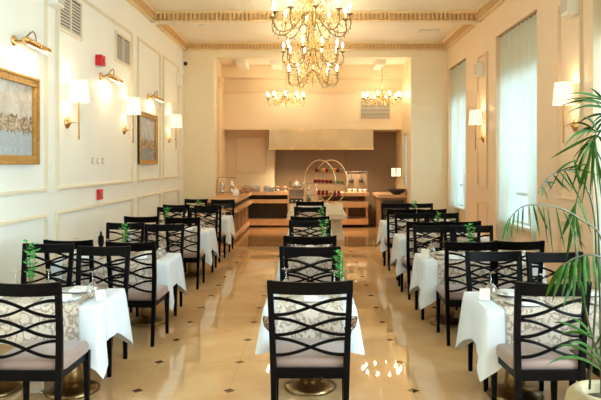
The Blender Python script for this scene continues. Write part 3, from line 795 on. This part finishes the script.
def table(cx, cy, a, b_, rowname, seed, base_y, runner_hw, detail, small=False):
    t = thing('dining_table', 'cloth-covered pedestal table, %s' % rowname, 'table', (cx, cy, 0), 0, 'pedestal dining tables')
    part('tabletop', MB().box(-a + .012, a - .012, -b_ + .012, b_ - .012, TZ - .03, TZ), M['wood_dark'], t)
    bases = [(0, 0)] if small else [(-a * .5, 0), (a * .5, 0)]
    for bx_, by_ in bases:
        p = part('pedestal', MB().lathe([(.045, .05), (.07, .09), (.062, .16), (.035, .26), (.03, .45), (.05, .62), (.10, TZ - .03)], (bx_, base_y, 0), 24), M['antique'], t)
        part('pedestal_foot', MB().lathe([(.185, 0), (.19, .012), (.17, .03), (.10, .055), (.05, .07)], (bx_, base_y, 0), 32), M['antique'], t)
    o = part('tablecloth', cloth_mesh(a, b_, seed), M['cloth'], None, loc=(cx, cy, 0)); tag(o, 'white linen tablecloth draped over the %s' % rowname, 'tablecloth', 'white tablecloths')
    o = part('table_runner', runner_mesh(a, b_, runner_hw, seed), M['runner'], None, loc=(cx, cy, 0)); tag(o, 'brown damask patterned runner across the %s' % rowname, 'table runner', 'damask table runners')
    zt = TZ + .012
    seats = [(0, -1, 'near side'), (0, 1, 'far side')] if small else [(-a * .48, -1, 'near left place'), (a * .48, -1, 'near right place'), (-a * .48, 1, 'far left place'), (a * .48, 1, 'far right place')]
    rnd = random.Random(seed)
    for sx, sy, wd in seats:
        x, y = cx + sx, cy + sy * (b_ - .15); r = 0 if sy < 0 else PI
        item('plate', plate_me, (x, y, zt), 0, 'white plate on the %s, %s' % (rowname, wd), 'plate', 'dinner plates')
        item('napkin', nap_me, (x, y, zt + .0095), r + .1, 'folded white napkin on the plate, %s, %s' % (rowname, wd), 'napkin', 'folded napkins')
        item('wine_glass', glass_me, (x + (.17 if sy < 0 else -.17), y - sy * .11 , zt), 0, 'upturned wine glass on the %s, %s' % (rowname, wd), 'glass', 'upturned wine glasses')
        if detail:
            item('fork', fork_me, (x - (.155 if sy < 0 else -.155), y, zt), r, 'steel fork on the %s, %s' % (rowname, wd), 'fork', 'dinner forks')
            item('knife', knife_me, (x + (.155 if sy < 0 else -.155), y, zt), r, 'steel knife on the %s, %s' % (rowname, wd), 'knife', 'dinner knives')
    return zt

def tent(label, x, y, z, rz, m, s=1.0):
    t = thing('menu_card', label, 'card', (x, y, z), rz, 'table cards')
    mb = MB()
    mb.add([(-.03 * s, -.03 * s, 0), (.03 * s, -.03 * s, 0), (.03 * s, 0, .065 * s), (-.03 * s, 0, .065 * s), (-.03 * s, -.028 * s, 0), (.03 * s, -.028 * s, 0), (.03 * s, 0, .062 * s), (-.03 * s, 0, .062 * s)],
           [(0, 1, 2, 3), (7, 6, 5, 4), (0, 4, 5, 1), (1, 5, 6, 2), (3, 7, 4, 0)])
    mb.add([(-.03 * s, .03 * s, 0), (.03 * s, .03 * s, 0), (.03 * s, 0, .065 * s), (-.03 * s, 0, .065 * s), (-.03 * s, .028 * s, 0), (.03 * s, .028 * s, 0), (.03 * s, 0, .062 * s), (-.03 * s, 0, .062 * s)],
           [(3, 2, 1, 0), (4, 5, 6, 7), (1, 5, 4, 0), (2, 6, 5, 1), (0, 4, 7, 3)])
    part('folded_card', mb, m, t)

LT = [(-1.97, 4.50), (-1.94, 6.40), (-1.98, 9.0), (-2.0, 11.2)]
RT = [(1.67, 4.38), (1.63, 6.38), (1.65, 8.22), (1.67, 10.25)]
for i, (cx, cy) in enumerate(LT):
    mid = (4.50, 6.42, 9.0, 11.2)[i]
    zt = table(cx, cy, .56, .30, rownm(-1, i), i + 1, mid - cy, .44, i < 2)
for i, (cx, cy) in enumerate(RT):
    mid = (4.4, 6.4, 8.2, 10.2)[i]
    table(cx, cy, .56, .30, rownm(1, i), i + 11, mid - cy, .44, i < 2)
cenx = -.012
for i, cy in enumerate((4.52, 6.82, 9.1, 12.1)):
    table(-.0039 * cy, cy, .30, .31, '%s small middle table from the front' % ordn[i], i + 21, .05, .22, i < 2, True)
# cards, sprigs, mills
tent('white folded card on the first left-hand table, aisle corner', at(101, 290, 4.4).x, 4.38, zt, .5, M['card_white'])
tent('patterned card on the first right-hand table, aisle corner', at(484, 297, 4.4).x, 4.38, zt, -.3, M['card'], 1.15)
tent('patterned card on the second right-hand table, aisle corner', at(424, 256, 6.4).x, 6.33, zt, -.3, M['card'], 1.3)
for i, (px, Y, h, wh) in enumerate(((31, 4.5, .38, rownm(-1, 0)), (124, 6.4, .32, rownm(-1, 1)), (167, 9.0, .33, rownm(-1, 2)), (199, 11.2, .28, rownm(-1, 3)),
                                   (471, 6.45, .31, rownm(1, 1)), (437, 8.3, .30, rownm(1, 2)), (414, 10.3, .33, rownm(1, 3)),
                                   (341, 4.6, .30, 'first small middle table'), (324, 6.9, .33, 'second small middle table'), (321.5, 9.1, .30, 'third small middle table'))):
    sprig('green sprig in an orange pot on the %s' % wh, ((px - VX) * Y / FPX, Y, zt), h, i + 3)
t = thing('pepper_mill', 'tall black pepper mill on the second left-hand table', 'pepper mill', (at(101, 240, 6.4).x, 6.4, zt))
part('mill_body', MB().lathe([(.032, 0), (.034, .02), (.022, .06), (.020, .10), (.030, .14), (.031, .16)], seg=16), M['black'], t)
part('mill_head', MB().lathe([(.026, .16), (.03, .18), (.022, .205), (.008, .215), (.012, .228), (.006, .25)], seg=16), M['black'], t)

# ------------------------------------------------------------------ buffet
def slab(mb, x0, x1, y0, y1, z0, z1): return mb.box(x0, x1, y0, y1, z0, z1)
# left counter: along the side and along the back
t = thing('buffet_counter', 'L-shaped honey wood buffet counter along the left and back', 'counter', (-1.85, 15.0, 0))
def loc_mb(): return MB()
ox, oy = -1.85, 15.0
def B(mb, x0, x1, y0, y1, z0, z1): return mb.box(x0 - ox, x1 - ox, y0 - oy, y1 - oy, z0, z1)
m_ = B(B(MB(), -2.18, -1.52, 12.9, 16.0, .80, .87), -2.18, -.55, 16.0, 16.44, .80, .87); part('worktop', m_, M['wood'], t)
m_ = B(B(MB(), -2.18, -1.50, 12.88, 15.9, .60, .68), -2.18, -.55, 15.9, 16.44, .60, .68); part('shelf', m_, M['wood'], t)
m_ = B(B(MB(), -2.18, -1.56, 12.9, 15.9, .05, .14), -2.18, -.55, 15.9, 16.44, .05, .20); part('plinth_shelf', m_, M['wood'], t)
m_ = B(B(MB(), -2.18, -1.64, 12.95, 16.1, .14, .60), -2.18, -.55, 16.3, 16.44, .0, .80); m_ = B(m_, -2.18, -1.60, 12.95, 16.1, .68, .80); part('carcass', m_, M['dark'], t)
for y in (12.95, 13.7, 14.45, 15.2, 15.85):
    part('door_panel', B(MB(), -1.645, -1.60, y, y + .62 if y < 15.5 else y + .1, .15, .59), M['wood_dark'], t)
m_ = B(MB(), -.62, -.55, 15.9, 16.3, .2, .8); part('end_panel', m_, M['wood'], t)
t = thing('buffet_counter', 'honey wood buffet counter with open shelves on the right', 'counter', (.95, 16.1, 0)); ox, oy = .95, 16.1
part('worktop', B(MB(), .15, 1.40, 15.85, 16.6, .78, .86), M['wood'], t)
part('shelf', B(MB(), .15, 1.38, 15.8, 16.5, .50, .64), M['wood'], t)
part('bottom_shelf', B(MB(), .15, 1.38, 15.8, 16.5, .08, .22), M['wood'], t)
part('back_panel', B(MB(), .15, 1.36, 16.5, 16.6, .0, .78), M['wood_dark'], t)
part('divider', B(B(MB(), .84, .88, 15.9, 16.5, .22, .5), 1.33, 1.37, 15.9, 16.5, .22, .5), M['wood'], t)
# stepped stone island
t = thing('stone_island', 'stepped cream stone island in front of the buffet', 'island', (.08, 13.6, 0)); ox, oy = .08, 13.6
part('base_slab', B(MB(), -.50, .66, 13.2, 14.2, 0, .14), M['stone'], t, bev=.006)
part('body', B(MB(), -.46, .62, 13.28, 14.15, .14, .45), M['stone'], t)
part('counter_slab', B(MB(), -.52, .69, 13.05, 14.2, .45, .56), M['stone'], t, bev=.006)
part('upper_tier', B(MB(), -.48, .64, 13.45, 14.2, .56, .72), M['stone'], t, bev=.006)
o = part('buffet_cloth', MB().box(-.42, .28, 13.46, 13.9, .7205, .728).box(-.42, .28, 13.435, 13.447, .62, .728), M['stripe']); tag(o, 'grey and white cloth on the stone island', 'cloth')
ITOP = .729
# ring display stand
def ring_pts(cx, cy, cz, r, tilt):
    return [(cx + r * math.cos(a) * math.cos(tilt), cy + r * math.cos(a) * math.sin(tilt), cz + r * math.sin(a)) for a in [2 * PI * q / 40 for q in range(40)]]
rc = at(331, 182, 13.75); rz_ = .475
t = thing('ring_display_stand', 'double-hoop golden display stand with three shelves', 'display stand', (rc.x, 13.75, ITOP))
hoops = ((.0, -.10), (-.24, .08))
for hx, hy in hoops:
    part('hoop', MB().tube(ring_pts(hx, hy, rz_, .46, -.77), .011, 8, closed=True), M['champagne'], t)
sh = []
for z in (.17, .42, .66):
    half = math.sqrt(.46 ** 2 - (z - rz_) ** 2) * .97; dx, dy = math.cos(-.77), math.sin(-.77)
    (ax, ay), (bx_, by_) = hoops
    vs = [(ax - dx * half, ay - dy * half), (ax + dx * half, ay + dy * half), (bx_ + dx * half, by_ + dy * half), (bx_ - dx * half, by_ - dy * half)]
    part('shelf', MB().add([(x, y, z) for x, y in vs] + [(x, y, z + .012) for x, y in vs], [(3, 2, 1, 0), (4, 5, 6, 7), (0, 1, 5, 4), (1, 2, 6, 5), (2, 3, 7, 6), (3, 0, 4, 7)]), M['wood_dark'], t)
    sh.append((z + .012, half))
jar_me = mesh('jar', MB().lathe([(.034, 0), (.038, .01), (.038, .07), (.03, .085), (.032, .088), (.032, .10), (.001, .101)], seg=12), M['red_fruit'])
apple_me = mesh('apple', MB().sphere((0, 0, .044), .045), M['green_fruit']); orange_me = mesh('orange', MB().sphere((0, 0, .044), .045), M['orange_fruit'])
redap_me = mesh('apple', MB().sphere((0, 0, .044), .045), M['red_fruit'])
lv = ['bottom', 'middle', 'top']
ORD = ['first', 'second', 'third', 'fourth', 'fifth', 'sixth', 'seventh', 'eighth', 'ninth', 'tenth', 'eleventh']
for li, (z, half) in enumerate(sh):
    n = int(half * 2 / .10); 
    for q in range(n):
        u = -half + .05 + (2 * half - .1) * q / max(1, n - 1)
        x = rc.x - .05 + math.cos(-.77) * u; y = 13.75 - .06 + math.sin(-.77) * u
        if li == 0: me, nm, cl = (jar_me, 'jam_jar', 'red jam jar') if q != n // 2 else (orange_me, 'orange', 'single orange')
        elif li == 1: me, nm, cl = (redap_me, 'apple', 'red apple') if q < n * .6 else (apple_me, 'apple', 'green apple')
        else: me, nm, cl = ((redap_me, 'apple', 'red apple'), (apple_me, 'apple', 'green apple'), (orange_me, 'orange', 'orange'))[q % 3]
        item(nm, me, (x, y, ITOP + z), 0, '%s on the %s shelf of the hoop stand, %s from the left' % (cl, lv[li], ORD[q]), nm.split('_')[-1], 'food on the %s shelf of the hoop stand, %ss' % (lv[li], cl))
# cube display, kettle and glass jar on the island
p = at(296.5, 200, 13.7)
t = thing('display_case', 'small wooden display case with three round knobs on the island', 'display case', (p.x, 13.7, ITOP))
part('case_frame', MB().box(-.18, -.15, -.12, .12, 0, .33).box(.15, .18, -.12, .12, 0, .33).box(-.15, .15, -.12, .12, .30, .33).box(-.15, .15, -.12, .12, .12, .14).box(-.15, .15, -.12, .12, 0, .02), M['wood'], t)
part('drawer_front', MB().box(-.15, .15, -.118, -.10, .02, .12), M['dark'], t)
for q in (-.09, 0, .09): part('knob', MB().sphere((q, -.125, .07), .022), M['chrome'], t)
part('back', MB().box(-.15, .15, .10, .12, .14, .30), M['card'], t)
t = thing('kettle', 'round steel kettle on top of the display case', 'kettle', (p.x, 13.7, ITOP + .33))
part('body', MB().lathe([(.08, 0), (.11, .03), (.115, .08), (.08, .13), (.04, .15), (.01, .155), (.015, .17), (.005, .18)], seg=20), M['chrome'], t)
part('spout', MB().tube([(.09, 0, .07), (.14, 0, .10), (.165, 0, .15)], [.018, .012, .009], 8), M['chrome'], t)
part('handle', MB().tube([(-.09, 0, .12), (-.13, 0, .15), (-.15, 0, .10), (-.12, 0, .04)], .008, 6), M['dark'], t)
p = at(309, 196, 13.6)
t = thing('glass_jar', 'tall lidded glass jar left of the hoop stand', 'jar', (p.x, 13.62, ITOP))
part('body', MB().lathe([(.05, 0), (.055, .02), (.055, .28), (.045, .30)], seg=18), M['glass'], t); part('lid', MB().lathe([(.05, .30), (.05, .33), (.02, .345), (.015, .37)], seg=18), M['steel'], t)
part('contents', MB().lathe([(.048, .005), (.048, .2)], seg=16), M['green_fruit'], t)
# ladle rack on right counter
p = at(356, 195, 16.0)
t = thing('utensil_rack', 'steel rack with hanging ladles on the right counter', 'rack', (1.12, 16.15, .86))
part('frame', MB().tube([(-.26, 0, 0), (-.26, 0, .52), (.26, 0, .52), (.26, 0, 0)], .012, 6), M['steel'], t)
part('back_plate', MB().box(-.25, .25, .02, .03, .02, .5), M['taupe'], t)
for x in (-.14, .10):
    u = thing('hanging_ladle', 'black ladle hanging on the steel rack, %s one' % ('left' if x < 0 else 'right'), 'ladle', (1.12 + x, 16.12, 1.0), 0, 'hanging ladles')
    part('bowl', MB().sphere((0, 0, .16), .065, sz=.9), M['dark'], u); part('handle', MB().tube([(0, 0, .20), (0, 0, .36)], .008, 6), M['dark'], u)
cup_me = mesh('cup', MB().lathe([(.03, 0), (.045, .07), (.046, .09), (.04, .085), (.026, .01), (.001, .008)], seg=14), M['porcelain'])
for q, x in enumerate((.93, 1.05, 1.20, 1.31)):
    item('cup', cup_me, (x, 15.98, .86), 0, 'small cup on the right counter, %s from the left' % ordn[q], 'cup', 'cups on the right counter')
# back-left counter wares
def chafing(label, x, y):
    t = thing('chafing_dish', label, 'chafing dish', (x, y, .87), 0, 'steel chafing dishes')
    part('pan', MB().box(-.13, .13, -.12, .12, 0, .08), M['steel'], t, bev=.01)
    part('lid', MB().rbox(-.135, .135, -.125, .125, .08, .16, .05), mat('pale_steel_lid', (.5, .56, .62), .25, .6), t)
    part('handle', MB().tube([(-.04, -.13, .11), (-.04, -.15, .12), (.04, -.15, .12), (.04, -.13, .11)], .005, 6), M['chrome'], t)
chafing('steel chafing dish on the back counter, left one', -1.46, 16.15)
chafing('steel chafing dish on the back counter, right one', -1.10, 16.15)
bowl_me = mesh('bowl', MB().lathe([(.05, 0), (.075, .06), (.078, .10), (.07, .095), (.045, .01), (.001, .01)], seg=16), M['porcelain'])
for q, x in enumerate((-.88, -.70)):
    t = thing('jam_pot', 'lidded pot with wooden collar on the back counter, %s one' % ('left', 'right')[q], 'pot', (x, 16.12, .87), 0, 'lidded pots')
    part('body', MB().lathe([(.06, 0), (.075, .02), (.075, .09)], seg=16), M['chrome'], t); part('lid', MB().lathe([(.078, .09), (.078, .12), (.03, .14), (.012, .16)], seg=16), M['wood_dark'], t)
for q, (x, y) in enumerate(((-1.62, 15.6), (-1.72, 15.2), (-1.66, 16.2))):
    t = thing('bread_basket', 'dark woven basket on the left counter, %s one' % ('middle', 'nearest', 'farthest')[q], 'basket', (x, y, .87), 0, 'dark baskets')
    part('basket', MB().lathe([(.08, 0), (.10, .06), (.105, .10), (.095, .095), (.07, .01), (.001, .01)], seg=16), M['wood_dark'], t); part('handle', MB().tube([(.1 * math.cos(a), 0, .09 + .07 * math.sin(a)) for a in [PI * k_ / 8 for k_ in range(9)]], .006, 6), M['wood_dark'], t)
t = thing('juice_dispenser_stand', 'twin chrome juice dispenser under a bar on the left counter', 'dispenser', (-1.98, 14.6, .87))
part('base', MB().box(-.20, .25, -.14, .14, 0, .05), M['wood'], t)
part('bar_frame', MB().tube([(-.20, 0, .05), (-.20, 0, .33), (-.17, 0, .40), (.20, 0, .40), (.24, 0, .38)], .008, 6), M['antique'], t)
for q in (-.08, .14):
    d_ = part('dispenser', MB().lathe([(.05, .05), (.055, .08), (.03, .12), (.05, .15), (.06, .22), (.05, .28), (.02, .32), (.006, .34)], (q, 0, 0), 18), M['chrome'], t)
    part('tap', MB().tube([(q, -.05, .12), (q, -.10, .12), (q, -.10, .09)], .008, 6), M['chrome'], d_)
t = thing('serving_urn', 'round white urn at the front of the dispenser', 'urn', (-1.66, 13.9, .87))
part('body', MB().lathe([(.05, 0), (.07, .03), (.075, .10), (.05, .15), (.03, .17)], seg=18), M['porcelain'], t); part('lid', MB().lathe([(.034, .17), (.03, .19), (.01, .21)], seg=14), M['chrome'], t)
# right side: wooden side counter, dark bowl, lamp
t = thing('side_counter', 'brown wooden side counter at the right of the buffet room', 'counter', (1.87, 15.6, 0)); ox, oy = 1.87, 15.6
part('worktop', B(MB(), 1.52, 2.17, 14.75, 16.4, .80, .86), M['wood'], t); part('cabinet', B(MB(), 1.58, 2.17, 14.8, 16.4, 0, .80), M['wood_dark'], t)
part('door', B(MB(), 1.62, 2.12, 14.78, 14.8, .1, .74), M['dark'], t)
t = thing('serving_bowl', 'wide black bowl on the side counter', 'bowl', (1.98, 15.0, .86))
part('bowl', MB().lathe([(.07, 0), (.16, .05), (.22, .12), (.225, .13), (.15, .06), (.001, .03)], seg=24), M['dark'], t)
part('bread', MB().sphere((-.02, 0, .07), .11, sz=.5), M['wood'], t)
t = thing('counter_lamp', 'small dark-framed lamp with lit panels on the side counter', 'lamp', (1.99, 15.3, .86))
part('base', MB().lathe([(.06, 0), (.06, .015), (.012, .03)], seg=16), M['dark'], t); part('pole', MB().tube([(0, 0, .02), (0, 0, .42)], .008, 6), M['brass'], t)
part('lamp_shade', MB().box(-.12, .12, -.06, .06, .42, .62), M['shade'], t)
part('shade_frame', MB().box(-.13, .13, -.07, .07, .40, .42).box(-.13, .13, -.07, .07, .62, .635).box(-.13, -.115, -.068, .068, .42, .62).box(.115, .13, -.068, .068, .42, .62).box(-.008, .008, -.068, -.06, .42, .62), M['dark'], t)
# extractor hood
t = thing('extractor_hood', 'long brushed bronze hood above the buffet', 'hood', (.13, 16.0, 0)); ox, oy = .13, 16.0
part('canopy', B(MB(), -1.06, 1.48, 15.55, 16.44, 1.93, 2.42), M['hood'], t, bev=.012)
part('lower_lip', B(MB(), -1.07, 1.49, 15.54, 16.44, 1.925, 1.965), M['brass'], t)

for q, x in enumerate((-.65, .1, .85)):  # added fill under the hood: discs and spots that brighten the counters
    part('hood_fill_disc', MB().lathe([(.03, -.003), (.03, 0)], (x, -.05, 1.925), 16), M['candle'], t)
    l = bpy.data.lights.new('hood_fill', 'SPOT'); l.energy = 70; l.color = WARM; l.spot_size = 2.4; l.spot_blend = .8; l.shadow_soft_size = .05  # added spot, not a known fixture of the hood
    o = bpy.data.objects.new('hood_fill', l); C.objects.link(o); o.location = (.13 + x, 15.85, 1.90)

# ------------------------------------------------------------------ palm
PX, PYY = 1.285, 2.78
t = thing('potted_palm', 'tall green palm in a sandstone pot beside the front right chair', 'palm', (PX, PYY, 0))
pot = part('pot', MB().lathe([(.12, 0), (.13, .02), (.16, .30), (.175, .50), (.178, .55), (.168, .59), (.145, .61), (.12, .612), (.108, .60), (.104, .56), (.001, .56)], seg=36), M['stone_pot'], t)
part('soil', MB().lathe([(.103, .565), (.06, .58), (.001, .585)], seg=24), M['soil'], t)
def L(px, py, Y): return at(px, py, Y) - Vector((PX, PYY, 0))
def leaf(mb, p, q, sag, wd, n=9, up=None):
    p, q = Vector(p), Vector(q); d = q - p; ln = d.length
    side = d.cross(Vector((.15, -1, .25))).normalized()      # blades face roughly sideways, each differing
    side = (side + Vector((random.uniform(-.3, .3), random.uniform(-.5, .5), random.uniform(-.2, .2)))).normalized()
    vs = []; fs = []
    nrm = side.cross(d).normalized()
    for i in range(n + 1):
        u = i / n; c = p.lerp(q, u) + Vector((0, 0, sag * 4 * u * (1 - u)))
        ww = wd * math.sin(PI * min(1, u * .93 + .07)) ** .7 * (1 - .25 * u)
        vs += [c + side * ww, c + nrm * ww * .35, c - side * ww]
    for i in range(n):
        fs += [(i * 3, i * 3 + 1, i * 3 + 4, i * 3 + 3), (i * 3 + 1, i * 3 + 2, i * 3 + 5, i * 3 + 4)]
    mb.add(vs, fs, True)
def bez(pts, n=14):
    pts = [Vector(p) for p in pts]; out = []
    # Catmull-Rom
    P = [pts[0] * 2 - pts[1]] + pts + [pts[-1] * 2 - pts[-2]]
    for i in range(1, len(P) - 2):
        for j in range(n):
            u = j / n; a, b_, c, d = P[i - 1], P[i], P[i + 1], P[i + 2]
            out.append(.5 * (2 * b_ + (c - a) * u + (2 * a - 5 * b_ + 4 * c - d) * u * u + (3 * b_ - a - 3 * c + d) * u ** 3))
    out.append(pts[-1]); return out
def frond(rach, leaves, wd=.010, extra=1):
    """rachis through points; leaves: (fraction along, tip point, sag)"""
    pts = bez(rach); n = len(pts)
    f = part('frond', MB().tube(pts, [.0042 * (1 - .7 * i / n) + .001 for i in range(n)], 6), M['stem'], t)
    mb = MB()
    for fr, tip, sg in leaves:
        p0 = pts[min(n - 1, int(fr * (n - 1)))]
        leaf(mb, p0, tip, sg, wd * .66)
        for _ in range(extra):
            j = Vector((random.uniform(-.06, .06), random.uniform(-.12, .12), random.uniform(-.05, .05)))
            leaf(mb, p0, Vector(p0).lerp(tip, random.uniform(.6, .95)) + j, sg, wd * random.uniform(.35, .6))
    part('leaflets', mb, M['leaf_palm'], f)
Y0 = 2.75
soil = [Vector((-.03, 0, .60)), Vector((.04, .03, .60)), Vector((.0, -.04, .60)), Vector((-.06, .05, .60))]
# tall stem with the top fan
frond([soil[1], L(618, 260, 2.8), L(613, 160, 2.75), L(611, 104, 2.7)],
      [(1, L(567, 94, 2.6), .02), (.98, L(560, 107, 2.75), .03), (.97, L(566, 114, 2.6), .03), (.95, L(577, 124, 2.8), .02), (.93, L(585, 138, 2.65), .02), (.95, L(590, 88, 2.7), .02), (.92, L(580, 100, 2.9), .03),
       (.9, L(640, 90, 2.7), .03), (.92, L(646, 120, 2.8), .03), (.9, L(592, 146, 2.7), .02), (.9, L(640, 150, 2.6), .02)], .009)
# middle fan
frond([soil[0], L(600, 300, 2.8), L(598, 215, 2.75), L(592, 150, 2.7), L(598, 128, 2.68)],
      [(.94, L(563, 148, 2.6), .035), (.9, L(550, 159, 2.75), .005), (.85, L(578, 176, 2.7), .02), (.96, L(575, 139, 2.8), .03), (.92, L(590, 200, 2.65), .02), (.88, L(602, 205, 2.8), .02),
       (.84, L(582, 205, 2.6), .02), (.95, L(640, 150, 2.7), .03), (.9, L(636, 180, 2.6), .03), (.8, L(610, 215, 2.7), .02), (.97, L(583, 118, 2.6), .02), (.82, L(571, 192, 2.75), .03)], .010)
# arching frond at mid height
frond([soil[3], L(596, 290, 2.75), L(594, 215, 2.7), L(582, 180, 2.65), L(567, 170, 2.6), L(550, 177, 2.55), L(538, 193, 2.5)],
      [(.74, L(573, 189, 2.6), .0), (.80, L(565, 189, 2.58), .0), (.87, L(552, 190, 2.6), .0), (.93, L(543, 199, 2.5), .0), (.7, L(583, 205, 2.6), .0), (.78, L(578, 160, 2.6), .01), (.9, L(556, 183, 2.7), .0), (.66, L(590, 165, 2.5), .01)], .007)
# long low arch reaching left over the chairs
frond([soil[2], L(612, 300, 2.75), L(601, 238, 2.7), L(580, 219, 2.65), L(562, 209, 2.6), L(540, 205, 2.55), L(522, 207, 2.5), L(508, 220, 2.45)],
      [(.62, L(565, 250, 2.6), .0), (.67, L(553, 256, 2.6), .0), (.70, L(548, 246, 2.6), .0), (.74, L(549, 232, 2.6), .0), (.80, L(531, 240, 2.55), .01), (.85, L(522, 238, 2.5), .01), (.89, L(517, 238, 2.5), .01),
       (.93, L(511, 240, 2.45), .01), (.97, L(506, 240, 2.45), .01), (1, L(502, 242, 2.4), .0), (.58, L(586, 250, 2.7), .0), (.54, L(580, 262, 2.6), .0), (.77, L(540, 238, 2.5), .01)], .0075, 0)
# upright stem with broad hanging blades
frond([soil[0] + Vector((.02, -.02, 0)), L(588, 320, 2.75), L(577, 260, 2.68), L(575, 215, 2.65), L(580, 185, 2.62)],
      [(.44, L(562, 312, 2.55), .03), (.42, L(586, 318, 2.6), .02),
       (.8, L(566, 262, 2.6), .0), (.78, L(582, 250, 2.7), .0), (.85, L(560, 240, 2.6), .0), (1, L(574, 158, 2.62), .0), (.97, L(588, 160, 2.6), .0), (.9, L(592, 235, 2.7), .0)], .013, 0)
# short arch whose broad blades hang straight down in front of the chairs
frond([soil[1], L(618, 340, 2.6), L(612, 272, 2.55), L(597, 256, 2.5), L(577, 257, 2.48), L(562, 266, 2.46)],
      [(1, L(545, 299, 2.46), .01), (.97, L(552, 303, 2.45), .01), (.93, L(556, 292, 2.5), .0), (.9, L(562, 297, 2.45), .0), (.86, L(569, 294, 2.5), .0), (.82, L(573, 303, 2.45), .0), (.78, L(579, 291, 2.5), .0), (.74, L(586, 296, 2.45), .0),
       (.7, L(590, 286, 2.5), .0), (.65, L(598, 292, 2.45), .0), (.6, L(606, 300, 2.5), .0)], .016, 0)
# low blades near the pot
frond([soil[2] + Vector((-.02, 0, 0)), L(600, 360, 2.72), L(592, 335, 2.66)],
      [(.4, L(555, 347, 2.6), .04), (.5, L(568, 343, 2.5), .03), (.35, L(545, 366, 2.55), .05), (.9, L(552, 322, 2.6), .02), (1, L(560, 334, 2.7), .01), (.95, L(570, 318, 2.5), .02), (.8, L(620, 330, 2.6), .03), (.7, L(625, 350, 2.6), .04)], .012, 0)
